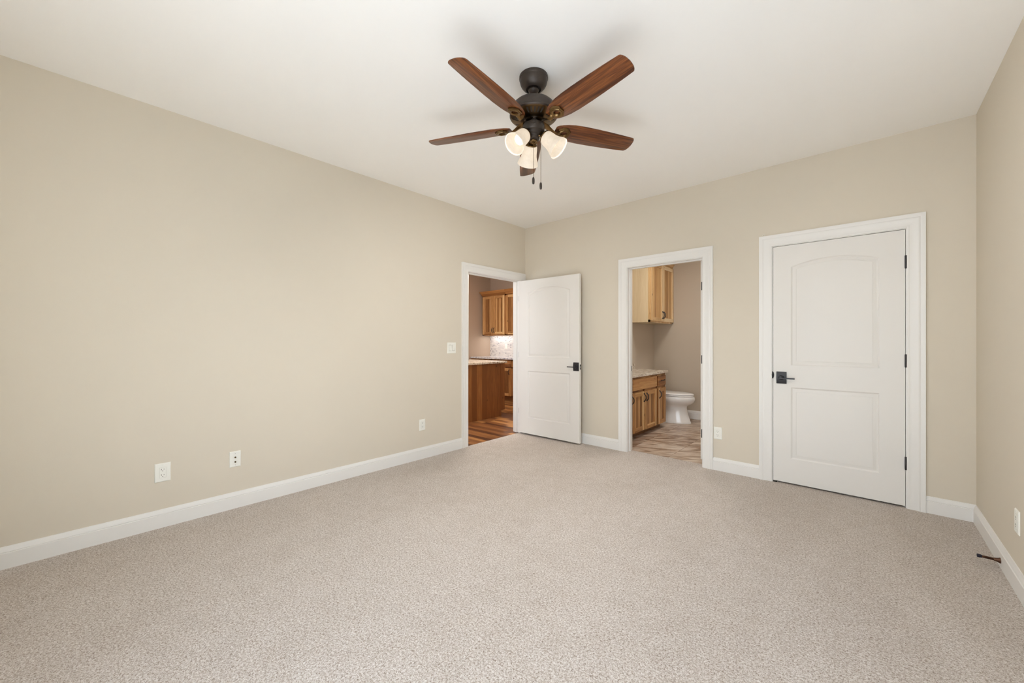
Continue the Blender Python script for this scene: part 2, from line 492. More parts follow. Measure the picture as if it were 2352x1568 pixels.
J = 0.018                              # jamb board thickness
bm = NB(); wall_x(bm, -T, 0, REAR, 0, H, [(KO[0] - J, KO[1] + J, 0, KO[2] + J)])
struct('wall_left', bm, M_WALL, 'long beige wall on the left with the kitchen doorway at its far end', 'wall')
bm = NB(); wall_y(bm, 0, T, -T, W + T, H, [(BO[0] - J, BO[1] + J, 0, BO[2] + J), (CO[0] - J, CO[1] + J, 0, CO[2] + J)])
struct('wall_back', bm, M_WALL, 'beige far wall holding the bathroom doorway and the closet door', 'wall')
bm = NB(); wall_x(bm, W, W + T, REAR, 0, H, [(-4.20, -1.70, 0.65, 2.15)])
struct('wall_right', bm, M_WALL, 'beige wall at the right edge beside the closet door', 'wall')
bm = NB(); wall_y(bm, REAR - T, REAR, -T, W + T, H, [(WIN[0], WIN[1], WIN[2], WIN[3])])
struct('wall_rear', bm, M_WALL, 'beige wall behind the camera with an open patio doorway', 'wall')

# frames of the openings behind the camera
bm = NB()
for x in (WIN[0], (WIN[0] + WIN[1]) / 2 - 0.03, WIN[1] - 0.06): box(bm, x, x + 0.06, REAR - T, REAR + 0.012, WIN[2], WIN[3])
box(bm, WIN[0], WIN[1], REAR - T, REAR + 0.012, WIN[3] - 0.06, WIN[3]); box(bm, WIN[0], WIN[1], REAR - T, REAR, WIN[2], WIN[2] + 0.02)
struct('window_1', bm, M_TRIM, 'white frame of the patio doorway behind the camera', 'window')
bm = NB()
for y in (-4.20, -2.975, -1.75): box(bm, W - 0.012, W + T, y, y + 0.05, 0.65, 2.15)
for z in (0.65, 2.10): box(bm, W - 0.012, W + T, -4.20, -1.70, z, z + 0.05)
struct('window_2', bm, M_TRIM, 'white window frame in the right wall beside the camera', 'window')

# ------------------------------------------------------------------ casings, jambs, baseboards
CAS = [(0.005, 0.0), (0.005, 0.009), (0.010, 0.012), (0.016, 0.012), (0.022, 0.010), (0.040, 0.0115), (0.052, 0.0145), (0.062, 0.0175), (0.070, 0.0185),
       (0.074, 0.0165), (0.080, 0.0195), (CW, 0.0205), (CW, 0.0)]


def casing(bm, fr, a0, a1, head, w=CW):
    """mitred three-sided casing around an opening a0..a1 up to head"""
    o, u, n = fr
    k = w / CW
    rings = []
    for (a, z, sa, sz) in ((a0, 0.0, -1, 0), (a0, head, -1, 1), (a1, head, 1, 1), (a1, 0.0, 1, 0)):
        rings.append([o + u * (a + sa * d * k) + Vector((0, 0, z + sz * d * k)) + n * t for d, t in CAS])
    loft(bm, rings, closed=True, cap=True)


def jamb(bm, fr, a0, a1, head, depth, stop0=None, stop1=None):
    """jamb boards lining the opening (n outward into the bedroom), with door stops from depth stop0 to stop1"""
    fbox(bm, fr, a0 - J, a0, 0, head, -depth, 0); fbox(bm, fr, a1, a1 + J, 0, head, -depth, 0); fbox(bm, fr, a0 - J, a1 + J, head, head + J, -depth, 0)
    if stop0 is not None:
        fbox(bm, fr, a0, a0 + 0.011, 0, head - 0.011, -stop1, -stop0); fbox(bm, fr, a1 - 0.011, a1, 0, head - 0.011, -stop1, -stop0)
        fbox(bm, fr, a0, a1, head - 0.011, head, -stop1, -stop0)


FL = frame((0, 0, 0), (0, 1, 0), (1, 0, 0))       # left wall frame, a = y
FB = frame((0, 0, 0), (1, 0, 0), (0, -1, 0))      # back wall frame, a = x
FR = frame((W, 0, 0), (0, 1, 0), (-1, 0, 0))      # right wall
for i, (fr, op, lab, st) in enumerate(((FL, KO, 'kitchen doorway', (0.045, 0.08)), (FB, BO, 'bathroom doorway', (0.045, 0.075)), (FB, CO, 'closet door', (0.040, 0.08)))):
    bm = NB(); casing(bm, fr, op[0], op[1], op[2])
    struct('trim_%d' % (i + 1), bm, M_TRIM, 'white moulded casing around the %s' % lab, 'door casing', smooth=40)
    bm = NB(); jamb(bm, fr, op[0], op[1], op[2], T, *st)
    jb = struct('trim_%d' % (i + 4), bm, M_TRIM, 'white jamb boards lining the %s' % lab, 'door jamb')
    if i < 2:                          # strike plates on the latch-side jambs
        bm = NB(); d0 = 0.002 if i == 0 else 0.078
        fbox(bm, fr, op[0] - 0.001, op[0] + 0.0015, 0.888, 0.946, -d0 - 0.030, -d0)
        if i == 0: fbox(bm, fr, op[0] - 0.001, op[0] + 0.0025, 0.900, 0.934, -0.002, 0.006)
        obj('strike_plate', bm, M_BLACK, jb)

BASE = [(0.0, 0.0), (0.0145, 0.0), (0.0150, 0.0835), (0.0105, 0.0860), (0.0105, 0.0875), (0.0132, 0.0905), (0.0120, 0.096), (0.0098, 0.103), (0.0060, 0.111), (0.0045, 0.117), (0.0, 0.118)]


def baseboard(bm, fr, a0, a1, h=0.118):
    o, u, n = fr
    loft(bm, [[o + u * a + n * c + Vector((0, 0, z * h / 0.118)) for c, z in BASE] for a in (a0, a1)])


bm = NB(); baseboard(bm, FL, REAR, KO[0] - CW)
struct('baseboard_left', bm, M_TRIM, 'white baseboard along the left wall', 'baseboard', smooth=35)
for a0, a1, nm, lab in ((0.02, BO[0] - CW, 'baseboard_back', 'white baseboard behind the open door, left of the bathroom doorway'),
                        (BO[1] + CW, CO[0] - CW, 'baseboard_back.001', 'short white baseboard between bathroom doorway and closet door'),
                        (CO[1] + CW, W, 'baseboard_back.002', 'short white baseboard between closet door and right corner')):
    bm = NB(); baseboard(bm, FB, a0, a1); struct(nm, bm, M_TRIM, lab, 'baseboard', smooth=35)
bm = NB(); baseboard(bm, FR, REAR, -0.014)
struct('baseboard_right', bm, M_TRIM, 'white baseboard along the right wall', 'baseboard', smooth=35)


# ------------------------------------------------------------------ moulded two-panel doors
def door_face(bm, w, h, c, side, panels):
    """front or back skin of a moulded door: frame strips plus stepped panels. local: a 0..w, b 0..h, y = depth c, side = outward sign"""
    V = lambda a, b, d: bm.verts.new((a, c - side * d, b))

    def quad(p):
        bm.faces.new([V(*q) for q in p])

    (l0, r0, b0, t0, _), (l1, r1, b1, t1, rise) = panels
    quad([(0, 0, 0), (l0, 0, 0), (l0, h, 0), (0, h, 0)]); quad([(r0, 0, 0), (w, 0, 0), (w, h, 0), (r0, h, 0)])
    quad([(l0, 0, 0), (r0, 0, 0), (r0, b0, 0), (l0, b0, 0)]); quad([(l0, t0, 0), (r0, t0, 0), (r0, b1, 0), (l0, b1, 0)])

    def outline(pn, d):
        l, r, b, t, rise = pn
        if rise == 0:
            return [(l + d, b + d), (r - d, b + d), (r - d, t - d), (l + d, t - d)]
        hw = (r - l) / 2; R = (hw * hw + rise * rise) / (2 * rise); zc = t - R; cx = (l + r) / 2
        pts = [(l + d, b + d), (r - d, b + d)]
        for i in range(25):
            x = (hw - d) * (1 - 2 * i / 24)
            pts.append((cx + x, zc + math.sqrt((R - d) ** 2 - x * x)))
        return pts

    prof = [(0.0, 0.0), (0.004, 0.0035), (0.010, 0.0075), (0.014, 0.0075), (0.020, 0.0055), (0.032, 0.0022), (0.036, 0.0016), (0.0372, 0.0030), (0.0385, 0.0016)]
    for pn in panels:
        loops = [[V(a, b, dep) for a, b in outline(pn, d)] for d, dep in prof]
        for A, B in zip(loops[:-1], loops[1:]):
            for i in range(len(A)):
                j = (i + 1) % len(A); bm.faces.new((A[i], A[j], B[j], B[i]))
        bm.faces.new(loops[-1])
    top = outline(panels[1], 0)[2:]
    for (a, b), (a2, b2) in zip(top[:-1], top[1:]):
        quad([(a, b, 0), (a2, b2, 0), (a2, h, 0), (a, h, 0)])


def moulded_door(name, w, h, th, panels, label, cat, loc, rz):
    """origin at the hinge/left bottom edge; the front skin is at y = 0 facing -y, thickness towards +y"""
    root = empty(name, loc, rz); tag(root, label, cat, kind='structure')
    bm = NB()
    door_face(bm, w, h, 0.0, -1, panels); door_face(bm, w, h, th, 1, panels)
    for p in (((0, 0), (w, 0)), ((w, 0), (w, h)), ((w, h), (0, h)), ((0, h), (0, 0))):
        bm.faces.new([bm.verts.new((a, y, b)) for (a, b), y in ((p[0], 0), (p[1], 0), (p[1], th), (p[0], th))])
    obj('door_slab', bm, M_DOOR, root, smooth=25)
    return root


def lever_set(root, a, b, direction, y=0.0, s=-1):
    """square rose with a convex face and a thin straight lever; s = -1 faces -y"""
    bm = NB(); w, h = 0.036, 0.051
    n = 12
    rings = []
    for x in (-w, w):
        ring = []
        for i in range(n + 1):
            z = -h + 2 * h * i / n
            ring.append(Vector((a + x, y + s * (0.006 + 0.007 * (1 - (z / h) ** 2)), b + z)))
        ring += [Vector((a + x, y, b + h)), Vector((a + x, y, b - h))]
        rings.append(ring)
    loft(bm, rings)
    ro = obj('handle', bm, M_BLACK, root, smooth=40); ro['label'] = 'black lever handle on a rectangular rose'
    bm = NB(); lathe(bm, [(0.020, 0.010), (0.020, 0.016), (0.017, 0.020), (0.0165, 0.024), (0.011, 0.026), (0.011, 0.050), (0.006, 0.052)], 28, (a, y, b), (0, s, 0))
    d = direction
    x0, x1 = sorted((a - d * 0.010, a + d * 0.098))
    box(bm, x0, x1, min(y + s * 0.042, y + s * 0.054), max(y + s * 0.042, y + s * 0.054), b - 0.008, b + 0.003)
    obj('lever', bm, M_BLACK, ro, smooth=40)


def hinge(root, a, b, y=0.0, h=0.09, r=0.0062, name='hinge', mat=None):
    bm = NB()
    lathe(bm, [(r * 0.7, -h / 2 - 0.003), (r, -h / 2), (r, h / 2), (r * 0.7, h / 2 + 0.003)], 14, (a, y, b))
    fbox(bm, frame((a, y, b), (1, 0, 0), (0, -1, 0)), -0.004, 0.004, -h / 2, h / 2, -0.012, 0)
    return obj(name, bm, mat or M_BLACK, root, smooth=40)


# closet door (closed)
cw = CO[1] - CO[0] - 0.006
d2 = moulded_door('door_2', cw, 2.027, 0.035, [(0.127, cw - 0.138, 0.208, 0.815, 0), (0.127, cw - 0.138, 1.002, 1.894, 0.053)],
                  'closed white two-panel closet door with arched upper panel, on the right', 'door', (CO[0] + 0.003, 0.002, 0.014), 0.0)
lever_set(d2, 0.060, 0.895, 1)
for z in (1.785, 1.060, 0.310): hinge(d2, cw + 0.003, z + 0.004, -0.006)
bm = NB(); lathe(bm, [(0.002, -0.030), (0.008, -0.022), (0.011, 0.0), (0.008, 0.022), (0.002, 0.030)], 16, (-0.004, -0.003, 0.915))
obj('strike_lip', bm, M_BLACK, d2, smooth=50)

# kitchen door (open about ninety degrees into the bedroom)
d1 = moulded_door('door_1', 0.925, 1.995, 0.035, [(0.150, 0.792, 0.205, 0.815, 0), (0.150, 0.792, 1.000, 1.885, 0.062)],
                  'white two-panel door standing open in the corner by the kitchen doorway', 'door', (0.018, -0.152, 0.022), math.radians(1.45))
lever_set(d1, 0.880, 0.900, -1); lever_set(d1, 0.880, 0.900, -1, 0.035, 1)
for z in (1.765, 1.025, 0.285):
    bm = NB(); fbox(bm, frame((0, 0, 0), (1, 0, 0), (0, -1, 0)), -0.003, 0.001, z - 0.035, z + 0.035, -0.035, 0.0008)
    lathe(bm, [(0.006, z - 0.045), (0.006, z + 0.045)], 12, (-0.006, 0.038, 0)); obj('hinge', bm, M_STEEL, d1, smooth=40)
bm = NB(); box(bm, 0.924, 0.9265, 0.008, 0.027, 0.868, 0.928); obj('latch_plate', bm, M_BLACK, d1)
bm = NB(); box(bm, 0.926, 0.936, 0.011, 0.024, 0.888, 0.908); obj('latch_bolt', bm, M_STEEL, d1)

# bathroom door, swung back into the bathroom; only its hinge edge shows past the jamb
d3 = moulded_door('door_3', 0.765, 1.995, 0.035, [(0.120, 0.645, 0.205, 0.815, 0), (0.120, 0.645, 1.000, 1.885, 0.055)],
                  'white door folded back inside the bathroom, only its edge showing at the right jamb', 'door', (BO[1] - 0.015, T + 0.005, 0.040), math.radians(90))
for z in (1.735, 1.0, 0.258):
    bm = NB(); box(bm, -0.0035, 0.001, 0.003, 0.0285, z - 0.042, z + 0.042); obj('hinge', bm, M_BLACK, d3)

# ------------------------------------------------------------------ wall plates
def rounded_plate(bm, w, h, t=0.006, r=0.004):
    lo = []
    for (d, y) in ((0.0, 0.0), (0.0, -t * 0.45), (0.004, -t)):
        lo.append([Vector((x, y, z)) for x, z in ((-w / 2 + d, -h / 2 + d), (w / 2 - d, -h / 2 + d), (w / 2 - d, h / 2 - d), (-w / 2 + d, h / 2 - d))])
    loft(bm, lo)


def screw(bm, x, z, y=-0.006, r=0.0028): lathe(bm, [(r, 0), (r, 0.0006), (r * 0.6, 0.0012)], 10, (x, y, z), (0, -1, 0))


def outlet(loc, rz, label, w=0.072, h=0.115):
    root = empty('outlet', loc, rz); tag(root, label, 'outlet', 'duplex wall outlets')
    bm = NB(); rounded_plate(bm, w, h); obj('cover_plate', bm, M_PLATE, root)
    bm = NB(); box(bm, -0.0172, 0.0172, -0.0063, -0.005, -0.0342, 0.0342); obj('receptacle_gap', bm, M_GAP2, root)
    bm = NB(); box(bm, -0.0165, 0.0165, -0.0072, -0.005, -0.0335, 0.0335); fc = obj('receptacle', bm, M_PLATE, root, bevel=0.0006)
    bm = NB()
    for s in (1, -1):
        z = s * 0.018
        box(bm, -0.0078, -0.0054, -0.0076, -0.0066, z - 0.001, z + 0.0075); box(bm, 0.0050, 0.0072, -0.0076, -0.0066, z, z + 0.0065)
        lathe(bm, [(0.0026, 0.0066), (0.0026, 0.0076)], 10, (0, 0, z - 0.0075), (0, -1, 0))
    obj('slots', bm, M_DARK, fc)
    for z in (0.046, -0.046):
        bm = NB(); screw(bm, 0, z); obj('screw', bm, M_PLATE, root)
    return root


HALF = PI / 2
outlet((0.0, -3.696, 0.359), HALF, 'white duplex outlet low on the left wall, left of the coaxial plate', 0.080, 0.121)
outlet((0.0, -1.664, 0.3515), HALF, 'white duplex outlet low on the left wall nearest the kitchen doorway')
outlet((2.393, 0.0, 0.351), 0.0, 'white duplex outlet low on the back wall between bathroom doorway and closet door')
outlet((W, -0.980, 0.338), -HALF, 'white outlet low on the right wall, cut by the right edge of the picture')
# coaxial plate
cx_ = empty('coaxial_plate', (0.0, -3.297, 0.358), HALF); tag(cx_, 'white coaxial cable plate with two metal jacks, between the two left-wall outlets', 'wall plate')
bm = NB(); rounded_plate(bm, 0.070, 0.114); obj('cover_plate', bm, M_PLATE, cx_)
for z in (0.013, -0.020):
    bm = NB(); lathe(bm, [(0.0062, 0.005), (0.0062, 0.008), (0.0045, 0.008), (0.0045, 0.015), (0.0022, 0.015), (0.0022, 0.010)], 12, (0.0, 0, z), (0, -1, 0)); obj('jack', bm, M_BRONZE, cx_, smooth=40)
for z in (0.042, -0.042):
    bm = NB(); screw(bm, 0, z); obj('screw', bm, M_STEEL, cx_)
# light switch
sw = empty('light_switch', (0.0, -1.2745, 1.1485), HALF); tag(sw, 'white double rocker light switch on the left wall beside the kitchen doorway', 'light switch')
bm = NB(); rounded_plate(bm, 0.118, 0.120); obj('cover_plate', bm, M_PLATE, sw)
for x, tl in ((-0.023, 0.0022), (0.023, -0.0022)):
    bm = NB(); box(bm, x - 0.0180, x + 0.0180, -0.0064, -0.005, -0.0345, 0.0345); obj('rocker_gap', bm, M_GAP2, sw)
    bm = NB()
    loft(bm, [[Vector((x - 0.0165, -0.005, -0.033)), Vector((x + 0.0165, -0.005, -0.033)), Vector((x + 0.0165, -0.005, 0.033)), Vector((x - 0.0165, -0.005, 0.033))],
              [Vector((x - 0.0155, -0.0085 - tl, -0.032)), Vector((x + 0.0155, -0.0085 - tl, -0.032)), Vector((x + 0.0155, -0.0085 + tl, 0.032)), Vector((x - 0.0155, -0.0085 + tl, 0.032))]])
    obj('rocker', bm, M_PLATE, sw)

# door stop on the right baseboard
ds = empty('door_stop', (W - 0.0145, -0.733, 0.040)); tag(ds, 'brown metal door stop with dark rubber tip sticking out of the right baseboard', 'door stop')
X = Vector((-1, 0, 0))
bm = NB(); lathe(bm, [(0.0150, 0.0), (0.0150, 0.002), (0.0125, 0.006), (0.0098, 0.014), (0.0080, 0.024)], 20, (0, 0, 0), X); obj('base', bm, M_SPRING, ds, smooth=50)
bm = NB(); prof = []
for i in range(18):
    s = 0.022 + i * 0.0026; prof += [(0.0062, s), (0.0074 - 0.00003 * i, s + 0.0013)]
lathe(bm, prof, 16, (0, 0, 0), X); obj('spring', bm, M_SPRING, ds, smooth=60)
bm = NB(); lathe(bm, [(0.005, 0.064), (0.0082, 0.066), (0.0095, 0.080), (0.0085, 0.083)], 18, (0, 0, 0), X); obj('rubber_tip', bm, M_RUBBER, ds, smooth=50)
# clear plastic ring left on top of the closet casing
bm = NB(); tube(bm, [Vector((2.765 + 0.0085 * math.cos(2 * PI * i / 20), -0.012, CO[2] + CW + 0.010 + 0.0085 * math.sin(2 * PI * i / 20))) for i in range(21)], 0.0014, 6)
o = obj('plastic_ring', bm, M_PLATE, smooth=60); tag(o, 'tiny pale ring standing on the top left corner of the closet casing', 'ring')

# ------------------------------------------------------------------ ceiling fan
FX, FY = 2.007, -2.298
fan = empty('ceiling_fan', (FX, FY, H)); tag(fan, 'five-blade walnut and bronze ceiling fan with three lit frosted glass shades', 'ceiling fan')
bm = NB(); lathe(bm, [(0.0001, 0.0), (0.080, 0.0), (0.083, -0.004), (0.083, -0.018), (0.0800, -0.0205), (0.0795, -0.030), (0.0765, -0.043), (0.0695, -0.057), (0.0590, -0.0685), (0.0470, -0.0765), (0.0440, -0.0775), (0.0425, -0.0755), (0.0425, -0.068), (0.0001, -0.066)], 56)
obj('canopy', bm, M_BRZP, fan, smooth=35)
bm = NB(); lathe(bm, [(0.0001, -0.064), (0.027, -0.070), (0.031, -0.082), (0.026, -0.094), (0.014, -0.102), (0.0125, -0.104), (0.0125, -0.128), (0.022, -0.130), (0.024, -0.150), (0.024, -0.160)], 32)
obj('downrod', bm, M_BRZP, fan, smooth=40)
bm = NB()
lathe(bm, [(0.0001, -0.152), (0.060, -0.153), (0.092, -0.157), (0.110, -0.164), (0.122, -0.176), (0.130, -0.195), (0.1335, -0.214), (0.1335, -0.222), (0.1385, -0.226), (0.1385, -0.232), (0.133, -0.238)], 64, cap=False)
lathe(bm, [(0.133, -0.238), (0.124, -0.2405), (0.080, -0.256), (0.070, -0.258), (0.0001, -0.258)], 64, cap=False, mi=1)
for k in range(5):
    for j in range(-2, 3):
        a = math.radians(-82.88 + 72 * k + 36 + j * 11.0)
        e = Vector((math.cos(a), math.sin(a), 0)); tt = Vector((-math.sin(a), math.cos(a), 0))
        v = [bm.verts.new(e * r + tt * s + Vector((0, 0, z - 0.0012))) for r, z, s in ((0.088, -0.2532, -0.0042), (0.120, -0.2420, -0.0050), (0.120, -0.2420, 0.0050), (0.088, -0.2532, 0.0042))]
        f = bm.faces.new(v); f.material_index = 2
obj('motor_housing', bm, [M_BRZP, M_BRONZE, M_DARK], fan, smooth=35)
bm = NB(); lathe(bm, [(0.052, -0.257), (0.052, -0.268), (0.046, -0.270), (0.046, -0.282), (0.062, -0.284), (0.063, -0.288), (0.063, -0.318), (0.060, -0.324), (0.050, -0.328), (0.047, -0.330), (0.045, -0.338), (0.034, -0.344), (0.032, -0.352), (0.036, -0.356), (0.034, -0.366), (0.018, -0.372), (0.0001, -0.373)], 48)
for s in (-1, 0, 1):   # reverse switch and screws on the cup
    a = math.radians(-51 + s * 7); e = Vector((math.cos(a), math.sin(a), 0))
    lathe(bm, [(0.0026 if s else 0.0042, 0.0625), (0.002 if s else 0.0036, 0.0655)], 10, Vector((0, 0, -0.300)), e, mi=1)
obj('switch_housing', bm, [M_BRZP, M_DARK], fan, smooth=35)
bm = NB(); lathe(bm, [(0.021, -0.372), (0.0235, -0.376), (0.021, -0.380), (0.015, -0.377), (0.008, -0.379), (0.006, -0.388), (0.0001, -0.390)], 28)
obj('finial', bm, M_BRASS, fan, smooth=40)

# blades: local x is the radius
PITCH = math.radians(12.9); ZB = -0.288
BW = [(0.136, 0.029), (0.150, 0.040), (0.172, 0.0495), (0.200, 0.0580), (0.240, 0.0650), (0.30, 0.0685), (0.38, 0.0680), (0.46, 0.0655), (0.54, 0.0620), (0.60, 0.0585), (0.642, 0.0555)]


def blade_mesh():
    bm = NB()
    up = [(r, w) for r, w in BW]
    arc = [(0.642 + 0.022 * math.sin(PI * i / 10) , 0.0555 * math.cos(PI * i / 10)) for i in range(1, 10)]
    loop = up + arc + [(r, -w) for r, w in reversed(BW)]
    tilt = lambda x, y, z: Vector((x, y * math.cos(PITCH), ZB - y * math.sin(PITCH) + z))
    rings = []
    for ins, z in ((0.0015, 0.0030), (0.0, 0.0018), (0.0, -0.0018), (0.0015, -0.0030)):
        rings.append([tilt(0.40 + (x - 0.40) * (1 - ins / 0.25), y * (1 - ins / 0.06), z) for x, y in loop])
    loft(bm, rings)
    return bm


def iron_mesh():
    """blade bracket: cast arm from the flywheel to an octagonal medallion under the blade root"""
    bm = NB()
    tilt = lambda x, y, z: Vector((x, y * math.cos(PITCH), ZB - y * math.sin(PITCH) + z))
    path = smoothpts([(0.050, 0, -0.272), (0.080, 0, -0.279), (0.108, 0, -0.296), (0.135, 0, -0.311), (0.152, 0, -0.309), (0.166, 0, -0.301)], 5)
    rings = []
    for i, p in enumerate(path):
        t = i / (len(path) - 1)
        hw = 0.020 * (1 - t) ** 1.5 + 0.0105 + 0.006 * max(0, t - 0.75) * 4
        k = t * t
        def q(y, z): return Vector((p.x, y, p.z + z - k * y * math.tan(PITCH)))
        rings.append([q(-hw, 0.003), q(-hw * 0.6, -0.003), q(0, -0.0045), q(hw * 0.6, -0.003), q(hw, 0.003), q(hw * 0.5, 0.005), q(-hw * 0.5, 0.005)])
    loft(bm, rings)
    cxr = 0.193
    def octo(rx, ry, z): return [tilt(cxr + rx * math.cos(PI / 8 + i * PI / 4), ry * math.sin(PI / 8 + i * PI / 4), z) for i in range(8)]
    loft(bm, [octo(0.0409, 0.0416, -0.003), octo(0.0426, 0.0432, -0.0055), octo(0.0409, 0.0416, -0.012), octo(0.0336, 0.0335, -0.0135), octo(0.0319, 0.0319, -0.0165),
              octo(0.0258, 0.0254, -0.0175), octo(0.0230, 0.0227, -0.0165), octo(0.0196, 0.0189, -0.014), octo(0.0174, 0.0162, -0.006)], cap=False)
    return bm


def dup(o, parent, **k):
    c = o.copy(); C.objects.link(c); c.parent = parent
    return c


b0 = obj('blade', blade_mesh(), M_BLADE, fan, smooth=40)
i0 = obj('blade_iron', iron_mesh(), M_BRASS, b0, smooth=38); i0['label'] = 'bronze bracket with octagonal medallion'
b0.rotation_euler.z = math.radians(-82.88)
for k in range(1, 5):
    b = dup(b0, fan); b.rotation_euler.z = math.radians(-82.88 + 72 * k)
    dup(i0, b)

# light kit
SH = [(0.0, 0.0335), (0.004, 0.0375), (0.012, 0.0405), (0.030, 0.0425), (0.050, 0.0440), (0.066, 0.0465), (0.080, 0.0510), (0.094, 0.0570), (0.106, 0.0615), (0.114, 0.0628)]
for az in (143, 23, -97):
    a = math.radians(az); e = Vector((math.cos(a), math.sin(a), 0))
    ax = (e * math.sin(math.radians(45)) + Vector((0, 0, -math.cos(math.radians(45))))).normalized()
    p0 = e * 0.066 + Vector((0, 0, -0.358))           # shade neck
    bm = NB(); tube(bm, smoothpts([e * 0.022 + Vector((0, 0, -0.352)), e * 0.040 + Vector((0, 0, -0.345)), p0 - ax * 0.030 ], 5), 0.0075, 12)
    lathe(bm, [(0.012, -0.034), (0.015, -0.028), (0.018, -0.018), (0.026, -0.010), (0.034, -0.004), (0.0375, 0.0), (0.0375, 0.006), (0.034, 0.006), (0.030, 0.002), (0.0001, 0.0)], 32, p0, ax)
    arm = obj('lamp_arm', bm, M_BRASS, fan, smooth=40)
    bm = NB()
    lathe(bm, [(r, s + 0.003) for s, r in SH] + [(0.0635, 0.1185), (0.0620, 0.1180)] + [(r - 0.0032, s + 0.003) for s, r in reversed(SH)], 44, p0, ax, cap=False)
    sh = obj('lamp_shade', bm, M_SHADE, fan, smooth=60)
    bm = NB(); lathe(bm, [(0.013, 0.004), (0.013, 0.022), (0.019, 0.030), (0.027, 0.043), (0.0305, 0.056), (0.0290, 0.068), (0.021, 0.077), (0.010, 0.0815), (0.0001, 0.0825)], 28, p0, ax)
    obj('bulb', bm, M_BULB, sh, smooth=60)
    fl = lamp('fan_lamp', 'SPOT', p0 + ax * 0.094, FAN_W, (1.0, 0.99, 0.97), tuple(ax.to_track_quat('-Z', 'Y').to_euler()), radius=0.009); fl.parent = fan
    fl.data.spot_size = math.radians(142); fl.data.spot_blend = 1.0
RV = Vector((math.cos(YAW), math.sin(YAW), 0)); FV = Vector((-math.sin(YAW), math.cos(YAW), 0))
for q, z0, z1 in ((RV * -0.003 - FV * 0.030, -0.345, -0.596), (RV * 0.041 - FV * 0.010, -0.340, -0.618)):
    bm = NB(); tube(bm, [q + Vector((0, 0, z0)), q + Vector((0, 0, z1))], 0.0011, 6)
    n_ = int((z0 - z1) / 0.0065)
    for i in range(n_):
        lathe(bm, [(0.0004, -0.0018), (0.0018, 0.0), (0.0004, 0.0018)], 6, q + Vector((0, 0, z0 - i * 0.0065)))
    ch = obj('pull_chain', bm, M_BRASS, fan, smooth=60)
    bm = NB(); lathe(bm, [(0.0022, z1 + 0.002), (0.0060, z1 - 0.003), (0.0074, z1 - 0.012), (0.0074, z1 - 0.026), (0.0062, z1 - 0.036), (0.003, z1 - 0.039)], 16, q)
    obj('pull_knob', bm, M_BRZP, ch, smooth=50)


# ------------------------------------------------------------------ cabinet pieces (world space, off = root location)
def pull(bm, fr, a, b, length=0.105, vertical=True, out=0.030, r=0.0062):
    o, u, n = fr
    P = []
    for t, c in ((-0.5, 0.0), (-0.46, 0.006), (-0.40, 0.010), (-0.24, 0.84 * out), (0, out), (0.24, 0.84 * out), (0.40, 0.010), (0.46, 0.006), (0.5, 0.0)):
        d = t * length
        P.append(o + n * (c + 0.001) + (Vector((0, 0, b + d)) + u * a if vertical else Vector((0, 0, b)) + u * (a + d)))
    S = smoothpts(P, 3); m = len(S) - 1
    tube(bm, S, [r * (1.35 if (i < 5 or i > m - 5) else 0.95) for i in range(m + 1)], 8)


def shaker(root, fr, a0, a1, b0, b1, mats, handle=None, off=None, sw=0.055, th=0.020, name='door', rev=False):
    """frame-and-panel door: mats = (stile, rail, panel)"""
    bm = NB()
    fbox(bm, fr, a0, a0 + sw, b0, b1, 0, th, 0); fbox(bm, fr, a1 - sw, a1, b0, b1, 0, th, 0)
    fbox(bm, fr, a0 + sw, a1 - sw, b0, b0 + sw, 0, th, 1); fbox(bm, fr, a0 + sw, a1 - sw, b1 - sw, b1, 0, th, 1)
    fbox(bm, fr, a0 + sw, a1 - sw, b0 + sw, b1 - sw, 0, th - 0.011, 2)
    d = obj(name, bm, mats, root, off=off, bevel=0.0012)
    if handle:
        ha, hb, vert = handle
        bm = NB(); pull(bm, (fr[0] + fr[2] * th, fr[1], fr[2]), ha, hb, vertical=vert); obj('handle', bm, M_BLACK, d, smooth=60, off=off)
    return d


def drawer(root, fr, a0, a1, b0, b1, mat, handle=None, off=None, th=0.020):
    bm = NB(); fbox(bm, fr, a0, a1, b0, b1, 0, th); d = obj('drawer', bm, mat, root, off=off, bevel=0.002)
    if handle:
        bm = NB(); pull(bm, (fr[0] + fr[2] * th, fr[1], fr[2]), handle[0], handle[1], vertical=False); obj('handle', bm, M_BLACK, d, smooth=60, off=off)
    return d


# ------------------------------------------------------------------ bathroom
BX0, BX1, BY1 = 0.787, 2.72, 2.43
bm = NB(); box(bm, BX0 - T, BX1, 0.095, BY1 + T, -0.03, -0.006)
struct('floor_bathroom', bm, M_TILE, 'brown stone-look tile floor of the bathroom', 'floor')
bm = NB(); box(bm, BX0 - T, BX0, T, BY1 + T, -0.03, H); struct('wall_bathroom_left', bm, M_BWALL, 'shaded beige bathroom wall behind the vanity', 'wall')
bm = NB(); box(bm, BX0 - T, BX1, BY1, BY1 + T, -0.03, H); struct('wall_bathroom_far', bm, M_BWALL, 'beige far wall of the bathroom behind the toilet', 'wall')
bm = NB(); box(bm, BX1, BX1 + T, T, BY1 + T, -0.03, H); struct('wall_bathroom_right', bm, M_BWALL, 'bathroom wall hidden to the right of its doorway', 'wall')
bm = NB(); box(bm, BX0 - T, BX1 + T, T, BY1 + T, H, H + 0.1); struct('ceiling_bathroom', bm, M_CEIL, 'white ceiling of the bathroom', 'ceiling')
FBF = frame((0, BY1, 0), (1, 0, 0), (0, -1, 0))
bm = NB(); baseboard(bm, FBF, BX0, BX1, 0.132); struct('baseboard_bathroom', bm, M_TRIM, 'white baseboard on the bathroom far wall beside the toilet', 'baseboard', smooth=35)
